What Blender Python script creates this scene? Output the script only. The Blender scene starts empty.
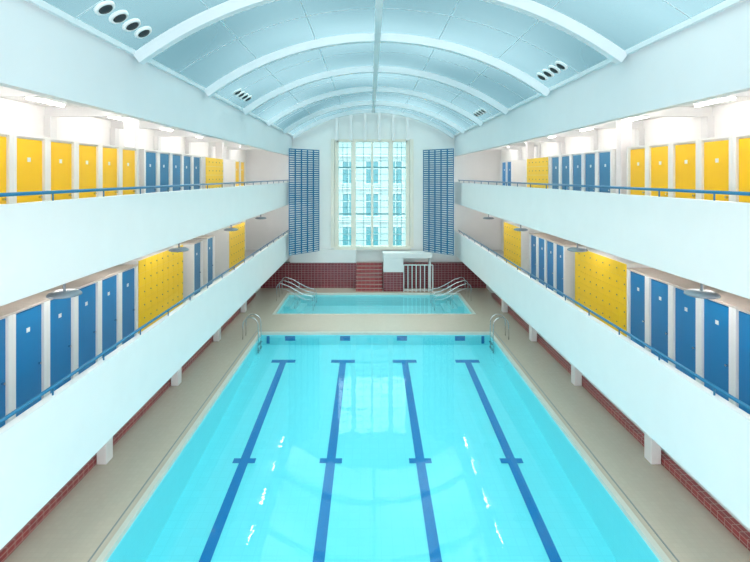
import bpy, bmesh, math, random
from mathutils import Vector, Matrix
random.seed(4)
S = bpy.context.scene
COL = S.collection
PI = math.pi
E = 6.87            # eye height above the pool deck
CX = 0.21           # centre line of the hall
HALF = 5.03         # half width between the balcony faces
FAR = 31.0          # inner face of the end wall
NEAR = -2.5

# ------------------------------------------------------------------ materials
def mat(name, col, rough=0.5, var=0.0, scale=6.0, metal=0.0, spec=0.5, bump=0.0):
    m = bpy.data.materials.new(name); m.use_nodes = True
    nt = m.node_tree; b = nt.nodes['Principled BSDF']
    b.inputs['Roughness'].default_value = rough
    b.inputs['Metallic'].default_value = metal
    b.inputs['Specular IOR Level'].default_value = spec
    tc = nt.nodes.new('ShaderNodeTexCoord')
    n = nt.nodes.new('ShaderNodeTexNoise'); n.inputs['Scale'].default_value = scale
    n.inputs['Detail'].default_value = 4
    nt.links.new(tc.outputs['Object'], n.inputs['Vector'])
    r = nt.nodes.new('ShaderNodeMixRGB')
    r.inputs[1].default_value = tuple(c*(1-var) for c in col)+(1,)
    r.inputs[2].default_value = tuple(min(1, c*(1+var)) for c in col)+(1,)
    nt.links.new(n.outputs['Fac'], r.inputs[0])
    nt.links.new(r.outputs[0], b.inputs['Base Color'])
    if bump:
        bp = nt.nodes.new('ShaderNodeBump'); bp.inputs['Strength'].default_value = bump
        bp.inputs['Distance'].default_value = 0.01
        nt.links.new(n.outputs['Fac'], bp.inputs['Height'])
        nt.links.new(bp.outputs[0], b.inputs['Normal'])
    return m

def tile_mat(name, c1, c2, grout, w, h, mode, rough=0.3, mortar=0.012, off=0.0):
    m = bpy.data.materials.new(name); m.use_nodes = True
    nt = m.node_tree; b = nt.nodes['Principled BSDF']; b.inputs['Roughness'].default_value = rough
    tc = nt.nodes.new('ShaderNodeTexCoord'); sp = nt.nodes.new('ShaderNodeSeparateXYZ')
    nt.links.new(tc.outputs['Object'], sp.inputs[0])
    cb = nt.nodes.new('ShaderNodeCombineXYZ')
    ad = nt.nodes.new('ShaderNodeMath'); ad.operation = 'ADD'
    if mode == 'y':
        nt.links.new(sp.outputs['Y'], cb.inputs[0]); nt.links.new(sp.outputs['Z'], ad.inputs[0]); nt.links.new(sp.outputs['X'], ad.inputs[1])
        nt.links.new(ad.outputs[0], cb.inputs[1])
    elif mode == 'x':
        nt.links.new(sp.outputs['X'], cb.inputs[0]); nt.links.new(sp.outputs['Z'], ad.inputs[0]); nt.links.new(sp.outputs['Y'], ad.inputs[1])
        nt.links.new(ad.outputs[0], cb.inputs[1])
    else:
        nt.links.new(sp.outputs['X'], cb.inputs[0]); nt.links.new(sp.outputs['Y'], cb.inputs[1])
    br = nt.nodes.new('ShaderNodeTexBrick')
    br.offset = off; br.inputs['Scale'].default_value = 1.0
    br.inputs['Brick Width'].default_value = w; br.inputs['Row Height'].default_value = h
    br.inputs['Mortar Size'].default_value = mortar; br.inputs['Mortar Smooth'].default_value = 0.2
    br.inputs['Color1'].default_value = c1+(1,); br.inputs['Color2'].default_value = c2+(1,)
    br.inputs['Mortar'].default_value = grout+(1,)
    nt.links.new(cb.outputs[0], br.inputs['Vector'])
    nt.links.new(br.outputs['Color'], b.inputs['Base Color'])
    return m

def emis(name, col, s):
    m = bpy.data.materials.new(name); m.use_nodes = True
    nt = m.node_tree; b = nt.nodes['Principled BSDF']
    b.inputs['Base Color'].default_value = col+(1,)
    b.inputs['Emission Color'].default_value = col+(1,)
    b.inputs['Emission Strength'].default_value = s
    return m

M = {}
M['white'] = mat('white_paint', (.83,.79,.785), .45, .03, 2)
M['fascia'] = mat('fascia_paint', (.72,.725,.745), .5, .03, 1.5)
M['wallwhite'] = mat('plaster_white', (.88,.865,.85), .7, .03, 2)
M['beam'] = mat('gallery_beam_paint', (.78,.775,.77), .6, .04, 2)
M['cream'] = mat('cream_window_paint', (.85,.78,.68), .5, .04, 2)
M['rib'] = mat('rib_paint', (.70,.74,.77), .5, .03, 2)
M['bars'] = mat('glazing_bar_grey', (.56,.65,.69), .7, .03, 3)
M['deck'] = tile_mat('deck_mosaic', (.62,.495,.40), (.64,.515,.418), (.60,.48,.388), .12, .12, 'f', .22, .005)
M['coping'] = mat('coping_stone', (.66,.62,.55), .4, .05, 5)
M['red_y'] = tile_mat('red_tile_ledge', (.29,.030,.034), (.36,.042,.045), (.52,.33,.30), .20, .10, 'y', .3, .009)
M['red_x'] = tile_mat('red_tile_wall', (.17,.018,.03), (.22,.026,.038), (.36,.20,.20), .20, .14, 'x', .25, .010)
M['pool'] = tile_mat('pool_tile', (.42,.87,.93), (.44,.89,.95), (.40,.85,.91), .25, .25, 'f', .4, .01)
M['poolwall'] = tile_mat('pool_wall_tile', (.62,.97,.99), (.64,.98,1.0), (.59,.95,.98), .25, .25, 'y', .4, .006)
M['poolend'] = tile_mat('pool_end_tile', (.48,.90,.95), (.52,.92,.96), (.43,.86,.92), .25, .25, 'x', .4, .008)
M['lane'] = mat('lane_blue', (.004,.19,.50), .5, .08, 8)
M['yellow'] = mat('yellow_laminate', (.96,.56,.006), .35, .03, 3)
M['yellow2'] = mat('yellow_locker', (.98,.62,.008), .35, .03, 3)
M['blue'] = mat('blue_laminate', (.006,.20,.47), .35, .05, 3)
M['blueu'] = mat('slate_blue_laminate', (.03,.19,.37), .35, .05, 3)
M['rail'] = mat('rail_blue', (.008,.14,.28), .3, .04, 4)
M['screen'] = mat('screen_blue', (.006,.16,.33), .4, .05, 4)
M['muntin'] = mat('muntin_teal', (.16,.38,.42), .4, .05, 4)
M['cab'] = mat('cabin_white', (.86,.845,.82), .5, .03, 4)
M['tan'] = mat('cabin_top_tan', (.60,.52,.46), .6, .12, 9)
M['steel'] = mat('stainless_steel', (.62,.64,.66), .22, .05, 10, metal=1.0)
M['plate'] = mat('plate_white', (.85,.85,.85), .4, .02, 10)
M['grey'] = mat('lamp_grey', (.19,.21,.24), .35, .06, 8, metal=.3)
M['lens'] = mat('lamp_lens', (.30,.33,.36), .25, .04, 8)
M['black'] = mat('nozzle_black', (.02,.025,.03), .6, .1, 8)
M['dark'] = mat('gutter_dark', (.25,.26,.26), .6, .1, 12)
M['galfloor'] = mat('gallery_floor', (.60,.56,.53), .5, .06, 3)
M['tube'] = emis('fluorescent_tube', (1,.965,.92), 26)
M['facade'] = mat('facade_stone', (.62,.70,.70), .8, .12, 1.5)
M['pane'] = mat('facade_pane', (.10,.36,.42), .3, .2, 3)
M['ground'] = mat('street_ground', (.3,.32,.33), .9, .1, 1)

def glazed():
    m = bpy.data.materials.new('vault_glazing'); m.use_nodes = True
    nt = m.node_tree; nt.nodes.clear()
    out = nt.nodes.new('ShaderNodeOutputMaterial')
    tr = nt.nodes.new('ShaderNodeBsdfTransparent'); df = nt.nodes.new('ShaderNodeBsdfPrincipled')
    df.inputs['Base Color'].default_value = (.28,.38,.41,1); df.inputs['Roughness'].default_value = .25
    tc = nt.nodes.new('ShaderNodeTexCoord')
    n = nt.nodes.new('ShaderNodeTexNoise'); n.inputs['Scale'].default_value = .16; n.inputs['Detail'].default_value = 1
    nt.links.new(tc.outputs['Object'], n.inputs['Vector'])
    cr = nt.nodes.new('ShaderNodeValToRGB')
    cr.color_ramp.elements[0].position = .35; cr.color_ramp.elements[0].color = (.070,.145,.165,1)
    cr.color_ramp.elements[1].position = .68; cr.color_ramp.elements[1].color = (.18,.295,.318,1)
    nt.links.new(n.outputs['Fac'], cr.inputs[0]); nt.links.new(cr.outputs[0], tr.inputs['Color'])
    ms = nt.nodes.new('ShaderNodeMixShader'); ms.inputs[0].default_value = .16
    nt.links.new(tr.outputs[0], ms.inputs[1]); nt.links.new(df.outputs[0], ms.inputs[2])
    nt.links.new(ms.outputs[0], out.inputs[0])
    return m
M['vault'] = glazed()

def clear_glass(name, tint, refl=.12):
    m = bpy.data.materials.new(name); m.use_nodes = True
    nt = m.node_tree; nt.nodes.clear()
    out = nt.nodes.new('ShaderNodeOutputMaterial')
    tr = nt.nodes.new('ShaderNodeBsdfTransparent'); tr.inputs[0].default_value = tint+(1,)
    gl = nt.nodes.new('ShaderNodeBsdfGlossy'); gl.inputs['Roughness'].default_value = .05
    ms = nt.nodes.new('ShaderNodeMixShader'); ms.inputs[0].default_value = refl
    nt.links.new(tr.outputs[0], ms.inputs[1]); nt.links.new(gl.outputs[0], ms.inputs[2])
    nt.links.new(ms.outputs[0], out.inputs[0])
    return m
M['glass'] = clear_glass('window_glass', (.22,.38,.40), .06)

def water(name, tint):
    m = bpy.data.materials.new(name); m.use_nodes = True
    nt = m.node_tree; nt.nodes.clear()
    out = nt.nodes.new('ShaderNodeOutputMaterial')
    tr = nt.nodes.new('ShaderNodeBsdfTransparent'); tr.inputs[0].default_value = tint+(1,)
    gl = nt.nodes.new('ShaderNodeBsdfGlossy'); gl.inputs['Roughness'].default_value = .02
    tc = nt.nodes.new('ShaderNodeTexCoord')
    n = nt.nodes.new('ShaderNodeTexNoise'); n.inputs['Scale'].default_value = 2.0; n.inputs['Detail'].default_value = 3
    nt.links.new(tc.outputs['Object'], n.inputs['Vector'])
    bp = nt.nodes.new('ShaderNodeBump'); bp.inputs['Strength'].default_value = .13; bp.inputs['Distance'].default_value = .02
    nt.links.new(n.outputs['Fac'], bp.inputs['Height'])
    nt.links.new(bp.outputs[0], gl.inputs['Normal'])
    fr = nt.nodes.new('ShaderNodeFresnel'); fr.inputs['IOR'].default_value = 1.33
    nt.links.new(bp.outputs[0], fr.inputs['Normal'])
    ms = nt.nodes.new('ShaderNodeMixShader')
    nt.links.new(fr.outputs[0], ms.inputs[0])
    nt.links.new(tr.outputs[0], ms.inputs[1]); nt.links.new(gl.outputs[0], ms.inputs[2])
    nt.links.new(ms.outputs[0], out.inputs[0])
    return m
M['water'] = water('pool_water', (.67,.975,1.0))
M['water2'] = water('small_pool_water', (.90,.99,.99))

# ------------------------------------------------------------------ mesh helpers
class MB:
    def __init__(s): s.bm = bmesh.new()
    def box(s, x0, x1, y0, y1, z0, z1):
        x0, x1 = sorted((x0, x1)); y0, y1 = sorted((y0, y1)); z0, z1 = sorted((z0, z1))
        v = [s.bm.verts.new(p) for p in [(x0,y0,z0),(x1,y0,z0),(x1,y1,z0),(x0,y1,z0),(x0,y0,z1),(x1,y0,z1),(x1,y1,z1),(x0,y1,z1)]]
        for f in [(0,3,2,1),(4,5,6,7),(0,1,5,4),(1,2,6,5),(2,3,7,6),(3,0,4,7)]:
            s.bm.faces.new([v[i] for i in f])
        return s
    def quad(s, *p):
        s.bm.faces.new([s.bm.verts.new(q) for q in p]); return s
    def tube(s, pts, r, n=8):
        pts = [Vector(p) for p in pts]; rings = []; prev = None
        for i, p in enumerate(pts):
            a = pts[max(0, i-1)]; b = pts[min(len(pts)-1, i+1)]; t = (b-a).normalized()
            if prev is None:
                ref = Vector((0,0,1)) if abs(t.z) < .9 else Vector((1,0,0))
                u = t.cross(ref).normalized()
            else:
                u = (prev - t*prev.dot(t)).normalized()
            prev = u; w = t.cross(u)
            rings.append([s.bm.verts.new(p + u*r*math.cos(2*PI*k/n) + w*r*math.sin(2*PI*k/n)) for k in range(n)])
        for i in range(len(rings)-1):
            for k in range(n):
                s.bm.faces.new([rings[i][k], rings[i][(k+1)%n], rings[i+1][(k+1)%n], rings[i+1][k]])
        s.bm.faces.new(rings[0][::-1]); s.bm.faces.new(rings[-1])
        return s
    def lathe(s, prof, n=24):
        rings = []
        for r, z in prof:
            rings.append([s.bm.verts.new((max(r, 1e-4)*math.cos(2*PI*k/n), max(r, 1e-4)*math.sin(2*PI*k/n), z)) for k in range(n)])
        for i in range(len(rings)-1):
            for k in range(n):
                s.bm.faces.new([rings[i][k], rings[i][(k+1)%n], rings[i+1][(k+1)%n], rings[i+1][k]])
        s.bm.faces.new(rings[0][::-1]); s.bm.faces.new(rings[-1])
        return s
    def arc_strip(s, r_out, r_in, a0, a1, y0, y1, zc, n=48):
        P = []
        for i in range(n+1):
            a = a0 + (a1-a0)*i/n
            P.append([s.bm.verts.new((CX+r*math.sin(a), y, zc+r*math.cos(a))) for r, y in ((r_out,y0),(r_out,y1),(r_in,y1),(r_in,y0))])
        for i in range(n):
            for k in range(4):
                s.bm.faces.new([P[i][k], P[i][(k+1)%4], P[i+1][(k+1)%4], P[i+1][k]])
        s.bm.faces.new(P[0][::-1]); s.bm.faces.new(P[-1])
        return s
    def build(s, name, m, parent=None, smooth=False, bevel=0):
        bmesh.ops.recalc_face_normals(s.bm, faces=s.bm.faces)
        me = bpy.data.meshes.new(name); s.bm.to_mesh(me); s.bm.free()
        me.materials.append(m)
        if smooth:
            for p in me.polygons: p.use_smooth = len(p.vertices) == 4
        o = bpy.data.objects.new(name, me); COL.objects.link(o)
        if parent: o.parent = parent
        if bevel:
            b = o.modifiers.new('bevel', 'BEVEL'); b.width = bevel; b.segments = 2; b.limit_method = 'ANGLE'
        return o

def tag(o, label=None, cat=None, group=None, kind=None):
    if label: o['label'] = label
    if cat: o['category'] = cat
    if group: o['group'] = group
    if kind: o['kind'] = kind
    return o
def thing(name, label, cat, loc=(0,0,0), rz=0, group=None):
    o = bpy.data.objects.new(name, None); COL.objects.link(o)
    o.location = loc; o.rotation_euler = (0,0,rz); o.empty_display_size = .2
    return tag(o, label, cat, group)
def struct(name, mb, m, parent=None, **k):
    o = mb.build(name, m, parent, **k); o['kind'] = 'structure'; return o
def dup(root, loc, rz, label, group=None):
    def rec(o, par):
        c = o.copy(); COL.objects.link(c)
        if par: c.parent = par
        for ch in list(o.children): rec(ch, c)
        return c
    r = rec(root, None); r.location = loc; r.rotation_euler = (0,0,rz); r['label'] = label
    if group: r['group'] = group
    return r
ORD = ['nearest','second','third','fourth','fifth','sixth','seventh','eighth','ninth','tenth','eleventh','twelfth']

# ------------------------------------------------------------------ room shell
XL, XR = CX-HALF, CX+HALF
WX = 7.9                                   # outer wall distance from centre
PXL, PXR, PY0, PY1 = -4.76, 5.24, 2.0, 21.9
SX0, SX1, SY0, SY1 = -4.72, 5.14, 24.9, 29.2
WL = -.10                                  # water level
K = .12                                    # pool wall thickness, covered by the coping

d = MB()
d.box(CX-WX, PXL-K, NEAR, FAR, -.3, 0); d.box(PXR+K, CX+WX, NEAR, FAR, -.3, 0)
d.box(PXL-K, PXR+K, NEAR, PY0-K, -.3, 0); d.box(PXL-K, PXR+K, PY1+K, SY0-K, -.3, 0)
d.box(PXL-K, SX0-K, SY0-K, FAR, -.3, 0); d.box(SX1+K, PXR+K, SY0-K, FAR, -.3, 0); d.box(SX0-K, SX1+K, SY1+K, FAR, -.3, 0)
struct('floor', d, M['deck'])

trim_n = 6
for side, nm in ((-1, 'left'), (1, 'right')):
    x = CX+side*WX
    struct('wall_'+nm, MB().box(x, x+side*.25, NEAR, FAR+.3, -.3, 8.7), M['wallwhite'])
    struct('wall_ground_'+nm, MB().box(CX+side*6.92, x, NEAR, FAR-.32, 0, 1.99), M['wallwhite'])
    xf = CX+side*HALF
    struct('wall_fascia_'+nm, MB().box(xf, xf+side*.18, NEAR, FAR, 8.09, 9.42), M['fascia'])
    struct('ceiling_gallery_'+nm, MB().box(xf+side*.18, x, NEAR, FAR, 8.5, 8.7), M['wallwhite'])
    struct('trim_%d' % (1 if side < 0 else 2), MB().box(xf-side*.07, xf, NEAR, FAR, 9.32, 9.42), M['rib'])
    # cross beams and wall posts in the upper gallery
    for k in range(7):
        y = 8.9+k*3.0
        struct('trim_%d' % trim_n, MB().box(CX+side*5.6, x, y-.07, y+.07, 8.28, 8.5).box(x-side*.16, x, y-.12, y+.12, 5.45, 8.28), M['beam']); trim_n += 1

# vault
RISE = 1.65; R = (HALF**2+RISE**2)/(2*RISE); ZC = 9.37+RISE-R; A = math.asin(HALF/R)
v = MB(); N = 48
ys = [NEAR+(FAR-NEAR)*i/4 for i in range(5)]
G = [[v.bm.verts.new((CX+R*math.sin(-A+2*A*i/N), y, ZC+R*math.cos(-A+2*A*i/N))) for i in range(N+1)] for y in ys]
for j in range(4):
    for i in range(N):
        v.bm.faces.new([G[j][i], G[j][i+1], G[j+1][i+1], G[j+1][i]])
ceil = struct('ceiling', v, M['vault'], smooth=True)
gb = MB()
for k in (1, 2, 4, 5):
    a = -A+2*A*k/6; da = .010/R
    gb.arc_strip(R-.012, R-.018, a-da, a+da, NEAR, FAR, ZC, 1)
for k in range(8):
    y = 8.05+(k-1)*4.3
    gb.arc_strip(R-.012, R-.018, -A, A, y-.013, y+.013, ZC, 48)
struct('glazing_bars', gb, M['bars'], ceil)

RIBY = [10.2, 14.5, 18.8, 23.1, 27.4, 30.75]
lab = ['arched white roof rib nearest the camera']+['arched white roof rib, %s from the camera under the glass vault' % ORD[i] for i in range(1, 5)]+['arched white roof rib lying against the end wall above the tall window']
for i, y in enumerate(RIBY):
    o = MB().arc_strip(R-.03, R-.26, -A, A, y-.10, y+.10, ZC).build('roof_rib', M['rib'])
    tag(o, lab[i], 'beam', 'arched roof ribs')
o = MB().box(CX-.08, CX+.08, NEAR, FAR-.4, ZC+R-.30, ZC+R-.02).build('ridge_beam', M['rib'])
tag(o, 'long straight white ridge beam running down the middle of the glass vault', 'beam')

# end wall ------------------------------------------------------------
WX0, WX1, WZ0, WZ1 = -2.05, 2.32, 2.45, 9.05
w = MB()
y0, y1 = FAR, FAR+.3
w.box(CX-WX, WX0, y0, y1, -.3, 9.37); w.box(WX1, CX+WX, y0, y1, -.3, 9.37)
w.box(WX0, -.85, y0, y1, -.3, WZ0); w.box(.75, WX1, y0, y1, -.3, WZ0); w.box(-.85, .75, y0, y1, 2.2, WZ0)
w.box(WX0, WX1, y0, y1, WZ1, 9.37)
top = [(CX+R*math.sin(-A+2*A*i/30), ZC+R*math.cos(-A+2*A*i/30)) for i in range(31)]
f = [w.bm.verts.new((x, y0, z)) for x, z in top]; b = [w.bm.verts.new((x, y1, z)) for x, z in top]
w.bm.faces.new(f); w.bm.faces.new(b[::-1])
for i in range(30): w.bm.faces.new([f[i], b[i], b[i+1], f[i+1]])
struct('wall_back', w, M['wallwhite'])
fm = MB()
for k in range(6):
    x = WX0+(WX1-WX0)*k/5
    a = math.asin((x-CX)/R)
    fm.box(x-.09, x+.09, FAR-.34, FAR, WZ1, ZC+R*math.cos(a)-.26)
struct('trim_3', fm, M['white'])
struct('trim_4', MB().box(WX0-.36, WX0-.14, FAR-.16, FAR, WZ0, WZ1+.1).box(WX1+.14, WX1+.36, FAR-.16, FAR, WZ0, WZ1+.1), M['cream'])

# window
wf = MB()
wf.box(WX0-.12, WX0+.1, FAR-.08, FAR+.25, WZ0-.1, WZ1+.1); wf.box(WX1-.1, WX1+.12, FAR-.08, FAR+.25, WZ0-.1, WZ1+.1)
wf.box(WX0, WX1, FAR-.08, FAR+.25, WZ1-.08, WZ1+.1); wf.box(WX0-.2, WX1+.2, FAR-.2, FAR+.25, WZ0-.12, WZ0+.08)
for x in (-1.02, 1.28): wf.box(x-.14, x+.14, FAR-.12, FAR+.22, WZ0, WZ1)
wf.box(.13-.07, .13+.07, FAR-.04, FAR+.22, WZ0, WZ1)
win = struct('window_1', wf, M['cream'])
mt = MB()
for a, b2, n in ((WX0+.1,-1.16,3),(-.88,.06,2),(.20,1.14,2),(1.42,WX1-.1,3)):
    for k in range(1, n):
        x = a+(b2-a)*k/n; mt.box(x-.015, x+.015, FAR+.06, FAR+.11, WZ0, WZ1)
for k in range(1, 16):
    z = WZ0+(WZ1-WZ0)*k/16
    t = .045 if k in (5, 12) else .015
    mt.box(WX0+.1, WX1-.1, FAR+.05, FAR+.12, z-t, z+t)
struct('muntins', mt, M['muntin'], win)
struct('pane', MB().quad((WX0,FAR+.14,WZ0),(WX1,FAR+.14,WZ0),(WX1,FAR+.14,WZ1),(WX0,FAR+.14,WZ1)), M['glass'], win)

# red tiled dado on the end wall and the stair up to the street door
struct('wall_red_tile_left', MB().box(CX-WX, -.85, FAR-.3, FAR, 0, 1.55), M['red_x'])
struct('wall_red_tile_right', MB().box(.75, CX+WX, FAR-.3, FAR, 0, 1.55), M['red_x'])
struct('trim_5', MB().box(-4.9, -.85, FAR-.32, FAR, 1.55, 2.33), M['white'])
stair = thing('stair', 'short red tiled stair under the tall window leading out of the hall', 'stairs', (0, FAR, 0))
sn = MB(); ns = MB()
M['red_step'] = tile_mat('red_step_tile', (.30,.03,.038), (.36,.04,.045), (.42,.22,.2), .25, .3, 'x', .3, .010)
for k in range(8):
    sn.box(-.84, .74, -1.25+k*.18, .19, k*.19, (k+1)*.19)
    ns.box(-.84, .74, -1.255+k*.18, -1.23+k*.18, (k+1)*.19-.02, (k+1)*.19+.004)
sn.build('steps', M['red_step'], stair); ns.build('nosing', M['tan'], stair)
struct('door_1', MB().box(-.85, .75, FAR+.20, FAR+.28, 0, 2.2), M['wallwhite'])

# ------------------------------------------------------------------ pools
def floor_z(y):                       # pool floor slopes down toward the camera
    return E - (7.5+(20.3-y)*.069)
pool = thing('swimming_pool', 'long main swimming pool with four blue lane lines on its floor', 'pool', (0,0,0))
bz = MB()
bz.quad((PXL,PY0,floor_z(PY0)),(PXR,PY0,floor_z(PY0)),(PXR,PY1,floor_z(PY1)),(PXL,PY1,floor_z(PY1)))
bz.build('pool_floor', M['pool'], pool)
zz = floor_z(PY0)-.2
MB().box(PXL-K, PXL, PY0-K, PY1+K, zz, -.09).build('pool_side_wall', M['poolwall'], pool)
MB().box(PXR, PXR+K, PY0-K, PY1+K, zz, -.09).build('pool_side_wall', M['poolwall'], pool)
MB().box(PXL, PXR, PY1, PY1+K, zz, -.09).build('pool_end_wall', M['poolend'], pool)
MB().box(PXL, PXR, PY0-K, PY0, zz, -.09).build('pool_end_wall', M['poolend'], pool)
def rim(x0, x1, ya, yb, w, z0, z1):
    m = MB()
    m.box(x0-w, x0, ya-w, yb+w, z0, z1); m.box(x1, x1+w, ya-w, yb+w, z0, z1)
    m.box(x0, x1, ya-w, ya, z0, z1); m.box(x0, x1, yb, yb+w, z0, z1)
    return m
rim(PXL, PXR, PY0, PY1, K, -.09, .015).build('coping', M['coping'], pool)
rim(PXL-K-.12, PXR+K+.12, PY0-K-.12, PY1+K+.12, .03, .0, .006).build('gutter', M['dark'], pool)
LX = [-3.50, -1.09, 1.40, 3.94]
for x in LX:
    l = MB(); wd = .125
    def strip(xa, xb, ya, yb):
        l.quad((xa,ya,floor_z(ya)+.012),(xb,ya,floor_z(ya)+.012),(xb,yb,floor_z(yb)+.012),(xa,yb,floor_z(yb)+.012))
    strip(x-wd, x+wd, 3.5, 20.1)
    strip(x-.48, x+.48, 20.1, 20.36)
    strip(x-.31, x-wd, 13.82, 14.03); strip(x+wd, x+.31, 13.82, 14.03)
    strip(x-.48, x+.48, 3.2, 3.5)
    l.build('lane_line', M['lane'], pool)
    t = MB()
    t.box(x-.22, x+.22, PY1-.012, PY1, -.34, -.14)
    t.build('wall_target', M['lane'], pool)
for x in (PXL+.30, PXR-.30):
    t = MB(); t.box(x-.06, x+.06, PY1-.03, PY1, -.46, -.14)
    t.build('overflow_grille', M['lane'], pool)
wt = MB().quad((PXL,PY0,WL),(PXR,PY0,WL),(PXR,PY1,WL),(PXL,PY1,WL)).build('pool_water', M['water'])
tag(wt, 'calm turquoise water filling the long main pool', 'water', kind='stuff')

sp = thing('paddling_pool', 'small shallow pool behind the main pool, before the red tiled wall', 'pool', (0,0,0))
MB().box(SX0, SX1, SY0, SY1, -.75, -.7).build('pool_floor', M['pool'], sp)
MB().box(SX0-K, SX0, SY0-K, SY1+K, -.75, -.09).build('pool_side_wall', M['poolwall'], sp)
MB().box(SX1, SX1+K, SY0-K, SY1+K, -.75, -.09).build('pool_side_wall', M['poolwall'], sp)
MB().box(SX0, SX1, SY1, SY1+K, -.75, -.09).build('pool_end_wall', M['poolend'], sp)
MB().box(SX0, SX1, SY0-K, SY0, -.75, -.09).build('pool_end_wall', M['poolend'], sp)
rim(SX0, SX1, SY0, SY1, K, -.09, .02).build('coping', M['coping'], sp)
for x0s, s in ((SX0, 1), (SX1, -1)):
    stp = MB()
    for k in range(3): stp.box(x0s, x0s+s*.35*(3-k), SY1-1.9, SY1, -.7+.15*k, -.7+.15*(k+1))
    stp.build('step', M['poolend'], sp)
wt = MB().quad((SX0,SY0,WL),(SX1,SY0,WL),(SX1,SY1,WL),(SX0,SY1,WL)).build('small_pool_water', M['water2'])
tag(wt, 'pale turquoise water filling the small shallow pool', 'water', kind='stuff')

# ------------------------------------------------------------------ balconies, rails, columns, ledges
for side, nm in ((-1, 'left'), (1, 'right')):
    xf = CX+side*HALF; xo = CX+side*WX
    for lvl, (zb, zf, zt) in {'upper': (5.17, 5.45, 6.49), 'lower': (1.99, 2.30, 3.49)}.items():
        q = MB().box(xf, xf+side*.14, NEAR, FAR, zb, zt).build('balcony_parapet', M['white'])
        tag(q, 'smooth solid white parapet of the %s %s balcony' % (lvl, nm), 'balcony')
        struct('floor_%s_%s' % (lvl, nm), MB().box(xf+side*.14, xo, NEAR, FAR, zb, zf), M['galfloor'])
        rl = thing('handrail', 'blue tubular handrail along the top of the %s %s balcony parapet' % (lvl, nm), 'handrail', (xf+side*.07, 0, zt))
        MB().tube([(0, NEAR, .13), (0, FAR-1.0, .13)], .028, 10).build('rail', M['rail'], rl, smooth=True)
        y = 3.3
        while y < FAR-1:
            MB().tube([(0,y,0),(0,y,.13)], .014, 6).build('bracket', M['rail'], rl); y += 1.47
    bn = MB().box(CX+side*6.74, CX+side*6.915, NEAR, 28.6, 0, .18).build('tiled_ledge', M['red_y'])
    tag(bn, 'long low red tiled ledge at the foot of the %s wall below the balcony' % nm, 'ledge')
    for i, y in enumerate([12.05, 16.5, 20.9, 25.3]):
        c = MB().box(CX+side*6.60-.12, CX+side*6.60+.12, y-.16, y+.16, 0, 1.99).build('column', M['white'], bevel=.02)
        tag(c, 'square white column under the %s lower balcony, %s from the camera' % (nm, ORD[i]), 'column', 'columns under the balconies')
    for i, y in enumerate([13.62, 21.6]):
        c = MB().box(CX+side*6.55, CX+side*6.85, y-.14, y+.14, 5.45, 8.5).build('column', M['white'], bevel=.02)
        tag(c, 'tall white column on the %s upper balcony, %s' % (nm, 'between yellow and blue cabins' if i == 0 else 'beyond the yellow lockers'), 'column', 'columns on the upper balconies')

# ------------------------------------------------------------------ cabins
def make_cabin(dm, tall, toptan, name='changing_cabin'):
    W = .94; D = 1.15; dw = .38
    t = thing(name, '', 'changing cabin')
    fr = MB()
    fr.box(-D, .06, -W/2, -dw-.002, 0, tall-.02); fr.box(-D, .06, dw+.002, W/2, 0, tall-.02)
    fr.box(-D, -D+.04, -dw, dw, .0, tall-.02)
    fr.box(-.05, 0, -dw, dw, tall-.05, tall-.02)
    fr.build('frame', M['cab'], t)
    tp = MB().box(-D, .06, -W/2, W/2, tall-.02, tall+.02); tp.build('top_board', M['tan'] if toptan else M['cab'], t)
    dr = MB().box(-.05, .012, -dw, dw, .12, tall-.055); do = dr.build('door', dm, t, bevel=.008)
    MB().box(.012, .017, -.045, .045, tall-.47, tall-.39).build('number_plate', M['plate'], do)
    k = MB().tube([(.012,.29,1.02),(.05,.29,1.02),(.06,.29,1.02)], .022, 10); k.build('knob', M['steel'], do)
    return t
protos = {}
def cabin(dmn, tall, tan, x, y, z, rz, label, group):
    key = (dmn, tan)
    if key not in protos:
        t = make_cabin(M[dmn], tall, tan); protos[key] = t
        t.location = (x,y,z); t.rotation_euler = (0,0,rz); tag(t, label, None, group); return t
    return dup(protos[key], (x,y,z), rz, label, group)

DX = 6.51
TU, TL = 2.15, 2.17
def row(side, lvl, colour, dmn, ys, extra=''):
    nm = 'left' if side < 0 else 'right'
    z = 5.45 if lvl == 'upper' else 2.30
    for i, y in enumerate(ys):
        lb = '%s changing cabin%s, %s from the camera on the %s %s balcony' % (colour, ' '+extra if extra else '', ORD[i], lvl, nm)
        cabin(dmn, TU if lvl == 'upper' else TL, lvl == 'lower', CX+side*DX, y, z, 0 if side < 0 else PI, lb,
              '%s cabins on the %s %s balcony' % (colour, lvl, nm))
P = .945
row(-1, 'upper', 'yellow', 'yellow', [8.27+P*k for k in range(6)])
row(-1, 'upper', 'blue', 'blueu', [14.30+P*k for k in range(5)])
row(1, 'upper', 'yellow', 'yellow', [8.72+P*k for k in range(5)])
row(1, 'upper', 'blue', 'blueu', [14.25+P*k for k in range(5)])
row(-1, 'lower', 'blue', 'blue', [8.25+P*k for k in range(6)])
row(1, 'lower', 'blue', 'blue', [8.72+P*k for k in range(5)])
row(-1, 'lower', 'blue', 'blueu', [18.15, 19.6], 'beyond the lockers')
row(1, 'lower', 'blue', 'blue', [17.6+P*k for k in range(4)], 'beyond the lockers')
row(1, 'upper', 'blue', 'blue', [24.0, 24.0+P], 'by the end wall')
row(-1, 'upper', 'yellow', 'yellow', [23.6, 23.6+P], 'by the end wall')

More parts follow.
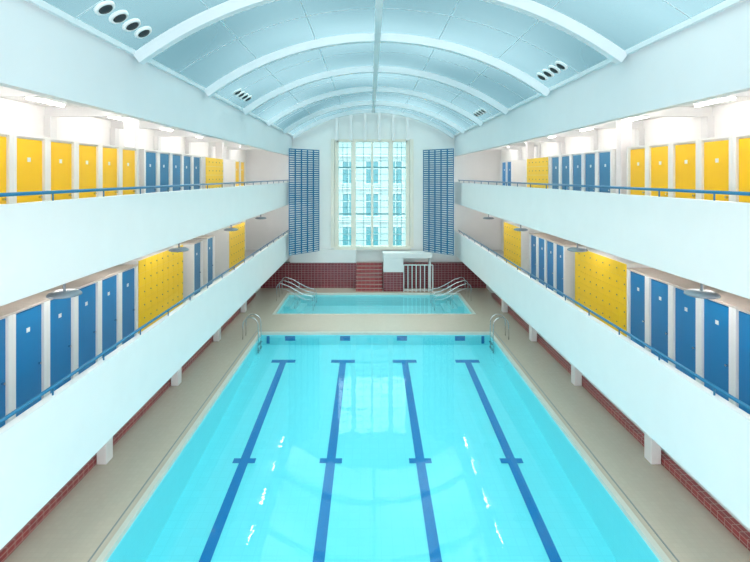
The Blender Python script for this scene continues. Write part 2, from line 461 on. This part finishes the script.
def lockers(side, lvl, ya, yb, label):
    z = 5.45 if lvl == 'upper' else 2.30
    n = max(2, round((yb-ya)/.40)); rows = 6; Wd = yb-ya; H = 2.15 if lvl == 'upper' else 2.28
    t = thing('locker_bank', label, 'lockers', (CX+side*(DX-.02), (ya+yb)/2, z), 0 if side < 0 else PI)
    MB().box(-1.1, 0, -Wd/2, Wd/2, .08, H).build('carcass', M['cab'], t)
    MB().box(-1.06, -.04, -Wd/2+.02, Wd/2-.02, 0, .08).build('plinth', M['cab'], t)
    cw = Wd/n; ch = (H-.10)/rows; me = None; lk = None
    for i in range(n):
        for j in range(rows):
            cy = -Wd/2+cw*(i+.5); cz = .09+ch*(j+.5)
            if me is None:
                a = MB().box(0, .018, -cw/2+.004, cw/2-.004, -ch/2+.004, ch/2-.004).build('locker_door', M['yellow2'], t); me = a.data
                l = MB().tube([(.018,cw/2-.07,0),(.032,cw/2-.07,0)], .02, 8).build('lock', M['dark'], a); lk = l.data
            else:
                a = bpy.data.objects.new('locker_door', me); COL.objects.link(a); a.parent = t
                l = bpy.data.objects.new('lock', lk); COL.objects.link(l); l.parent = a
            a.location = (0, cy, cz)
lockers(-1, 'upper', 19.1, 21.3, 'yellow locker bank on the upper left balcony beyond the blue cabins')
lockers(1, 'upper', 18.8, 21.3, 'yellow locker bank on the upper right balcony beyond the blue cabins')
lockers(-1, 'lower', 13.55, 16.75, 'yellow grid of lockers on the lower left balcony beside the nearest blue cabins')
lockers(1, 'lower', 13.05, 16.3, 'yellow grid of lockers on the lower right balcony beside the nearest blue cabins')
lockers(-1, 'lower', 22.3, 25.0, 'small yellow locker bank at the far end of the lower left balcony')
lockers(1, 'lower', 22.2, 25.0, 'small yellow locker bank at the far end of the lower right balcony')

# ------------------------------------------------------------------ lamps
def tube_lamp(x, y, z, label, group, first=[None]):
    if first[0] is None:
        t = thing('strip_light', label, 'light', (x,y,z), 0, group); first[0] = t
        MB().box(-.05, .05, -.62, .62, .03, .09).build('housing', M['plate'], t)
        MB().tube([(0,-.58,0),(0,.58,0)], .028, 8).build('tube', M['tube'], t)
        return t
    return dup(first[0], (x,y,z), 0, label, group)
for side, nm in ((-1, 'left'), (1, 'right')):
    for i in range(10):
        y = 6.6+i*2.5
        tube_lamp(CX+side*5.35, y, 8.41, 'white strip light under the upper %s ceiling edge, %s from the camera' % (nm, ORD[i]), 'strip lights behind the roof fascias')
        if i < 8:
            tube_lamp(CX+side*6.95, 7.4+i*3.0, 8.41, 'white strip light above the cabins of the upper %s balcony, %s from the camera' % (nm, ORD[i]), 'strip lights above the upper cabins')
        tube_lamp(CX+side*5.95, y+.4, 5.08, 'white strip light on the ceiling of the lower %s balcony, %s from the camera' % (nm, ORD[i]), 'strip lights over the lower balconies')

dl = None
for side, nm in ((-1, 'left'), (1, 'right')):
    for i, y in enumerate([8.0, 12.8, 17.6, 22.4]):
        lb = 'round grey lamp below the upper %s balcony edge, %s from the camera' % (nm, ORD[i])
        loc = (CX+side*5.10, y, 4.98)
        if dl is None:
            dl = thing('disc_lamp', lb, 'lamp', loc, 0, 'round lamps under the upper balconies')
            MB().lathe([(.05,.05),(.18,.045),(.235,.02),(.25,0),(.25,-.015),(.24,-.02)], 28).build('shade', M['grey'], dl, smooth=True)
            MB().lathe([(.23,-.015),(.21,-.03),(.12,-.042),(.02,-.045)], 28).build('lens', M['lens'], dl, smooth=True)
            MB().tube([(0,0,.04),(0,0,.19)], .02, 10).build('stem', M['grey'], dl)
        else: dup(dl, loc, 0, lb)

# air nozzles on the vault
nz = None
for side, nm, yc, cnt, wh in ((-1,'left',8.85,4,'nearest group'),(-1,'left',17.0,4,'far group'),(1,'right',13.1,4,'nearest group'),(1,'right',21.6,4,'far group')):
    for k in range(cnt):
        xr = side*4.58; a = math.asin(xr/R)
        p = Vector((CX+(R-.06)*math.sin(a), yc+(k-1.5)*.46, ZC+(R-.06)*math.cos(a)))
        lb = 'round black air nozzle on the %s side of the vault, %s of the %s' % (nm, ORD[k], wh)
        if nz is None:
            nz = thing('air_nozzle', lb, 'air vent', p, 0, 'round air nozzles on the vault')
            MB().lathe([(.17,0),(.17,.02),(.155,.05),(.12,.05),(.115,.02)], 24).build('rim', M['plate'], nz, smooth=True)
            MB().lathe([(.12,.01),(.112,.055),(.09,.07),(.02,.075)], 24).build('jet', M['black'], nz, smooth=True)
            o = nz
        else: o = dup(nz, p, 0, lb)
        o.rotation_euler = (0, a+PI, 0)

# ------------------------------------------------------------------ blue mesh screens
for side, nm in ((-1, 'left'), (1, 'right')):
    xa, xi = (4.85, 3.30) if side < 0 else (4.58, 3.02)
    p0 = Vector((CX+side*xa, 28.6, 0)); p1 = Vector((CX+side*xi, 30.4, 0))
    dv = p1-p0; L = dv.length; ang = math.atan2(dv.y, dv.x)
    t = thing('mesh_screen', 'tall blue metal mesh screen at the far end of the %s balconies' % nm, 'screen', (p0.x, p0.y, 2.32), ang)
    H = 6.1; n = 5
    fmesh = None
    for k in range(n):
        a = L*k/n+.005; b = L*(k+1)/n-.005
        if fmesh is None:
            f = MB(); wdt = b-a
            f.box(0, .03, -.02, .02, 0, H); f.box(wdt-.03, wdt, -.02, .02, 0, H)
            for j in range(7): f.box(0, wdt, -.012, .012, H*j/6-.03 if j else 0, H*j/6+.03)
            for j in range(1, 48):
                f.box(.02, wdt-.02, -.006, .006, H*j/48-.034, H*j/48+.034)
            o = f.build('mesh_panel', M['screen'], t); fmesh = o.data
        else:
            o = bpy.data.objects.new('mesh_panel', fmesh); COL.objects.link(o); o.parent = t
        o.location = (a, 0, 0)

# ------------------------------------------------------------------ booth and railing at the far right
t = thing('booth', 'low white booth with flat roof right of the stair', 'booth', (.8, 29.72, 0))
MB().box(-.03, 2.9, 0, .94, 1.98, 2.28).build('roof', M['white'], t, bevel=.01)
MB().box(0, 1.18, .02, .94, 1.15, 1.98).build('cabinet', M['white'], t)
MB().box(0, 1.18, .02, .94, 0, 1.15).build('tiled_base', M['red_x'], t)
MB().box(2.76, 2.86, .3, .94, 0, 1.98).build('side_wall', M['white'], t)
t = thing('bar_railing', 'white vertical bar railing in front of the booth', 'railing', (2.0, 29.60, 0))
MB().tube([(0,0,1.6),(1.72,0,1.6)], .03, 8).build('top_rail', M['beam'], t)
MB().tube([(0,0,.12),(1.72,0,.12)], .028, 8).build('bottom_rail', M['beam'], t)
for k in range(8): MB().tube([(1.72*k/7,0,0),(1.72*k/7,0,1.6)], .028, 6).build('bar', M['beam'], t)

# ------------------------------------------------------------------ ladders and grab rails
def arc(cx, cz, r, a0, a1, n=10):
    return [(cx+r*math.cos(a0+(a1-a0)*i/n), cz+r*math.sin(a0+(a1-a0)*i/n)) for i in range(n+1)]
def ladder(x, y, rz, label):
    t = thing('pool_ladder', label, 'ladder', (x, y, 0), rz, 'steel ladders at the far end of the main pool')
    prof = [(-.62,.02),(-.62,.62)]+arc(-.30,.62,.32,PI,0)[1:]+[(.03,.1),(.03,-.55)]
    for s in (-.26, .26):
        MB().tube([(px, s, pz) for px, pz in prof], .022, 8).build('rail', M['steel'], t, smooth=True)
    for z in (-.45, -.22):
        MB().box(-.0, .09, -.25, .25, z-.015, z+.015).build('tread', M['steel'], t)
ladder(PXL+.05, 21.2, 0, 'curved steel pool ladder at the left far corner of the main pool')
ladder(PXR-.05, 21.2, PI, 'curved steel pool ladder at the right far corner of the main pool')
def steprails(x, side, label):
    t = thing('stair_handrail', label, 'handrail', (x, 28.25, 0))
    prof = [(-.40,.02),(-.40,.72)]+[(-.40+.22*(1-math.cos(a)), .72+.26*math.sin(a)) for a in (.4,.8,1.2,1.57)]+[(.25,.84),(.8,.52),(1.15,.36),(1.45,.30),(1.58,.20),(1.60,.05),(1.60,-.5)]
    for k in range(3):
        s = -.85+.85*k
        MB().tube([(-side*px, s, pz) for px, pz in prof], .018, 8).build('rail', M['steel'], t, smooth=True)
        MB().tube([(-side*px, s, pz-(.25 if px < 1.3 else .18)) for px, pz in prof[4:11]], .012, 8).build('lower_rail', M['steel'], t, smooth=True)
        MB().tube([(-side*.6, s, .63),(-side*.6, s, -.4)], .014, 8).build('post', M['steel'], t, smooth=True)
steprails(SX0, -1, 'sloping steel handrails over the steps of the small pool, left corner')
steprails(SX1, 1, 'sloping steel handrails over the steps of the small pool, right corner')

# ------------------------------------------------------------------ outside the window
bl = thing('street_building', 'pale building facade across the street seen through the tall window', 'building', (0, 46, 0))
MB().box(-16, 16, 0, 1, -3, 10.3).build('facade_wall', M['facade'], bl)
for i in range(-2, 3):
    for j in range(3):
        x = i*2.15+.2; z = .2+j*3.0
        f = MB()
        f.box(x-.72, x+.72, -.12, 0, z-.1, z); f.box(x-.66, x-.56, -.08, 0, z, z+2.0); f.box(x+.56, x+.66, -.08, 0, z, z+2.0)
        f.box(x-.66, x+.66, -.08, 0, z+2.0, z+2.12); f.box(x-.03, x+.03, -.07, 0, z, z+2.0); f.box(x-.56, x+.56, -.07, 0, z+1.3, z+1.36)
        o = f.build('window_frame', M['plate'], bl)
        MB().box(x-.56, x+.56, -.04, -.01, z, z+2.0).build('pane', M['pane'], o)
for z in (2.75, 5.75, 8.75):
    MB().box(-16, 16, -.18, 0, z-.08, z+.08).build('string_course', M['plate'], bl)
struct('floor_street', MB().box(-20, 20, FAR+.5, 50, -3.1, -3), M['ground'])

# ------------------------------------------------------------------ daylight, camera
wd = bpy.data.worlds.new('sky'); S.world = wd; wd.use_nodes = True
bg = wd.node_tree.nodes['Background']
bg.inputs[0].default_value = (.96,.965,1,1); bg.inputs[1].default_value = 2.3
sl = bpy.data.lights.new('daylight', 'SUN'); sl.energy = 19; sl.angle = math.radians(120); sl.color = (1,.80,.70)
so = bpy.data.objects.new('daylight', sl); COL.objects.link(so); so.rotation_euler = (math.radians(-8), 0, 0); so.location = (0,10,30)

cam = bpy.data.cameras.new('camera'); co = bpy.data.objects.new('camera', cam); COL.objects.link(co)
co.location = (0, 0, E); co.rotation_euler = (PI/2, 0, 0)
cam.sensor_width = 36; cam.lens = 24; cam.shift_x = 5/750; cam.shift_y = -105/750
cam.clip_end = 200
S.camera = co
S.view_settings.view_transform = 'Standard'
S.view_settings.look = 'None'
S.view_settings.exposure = 0.45
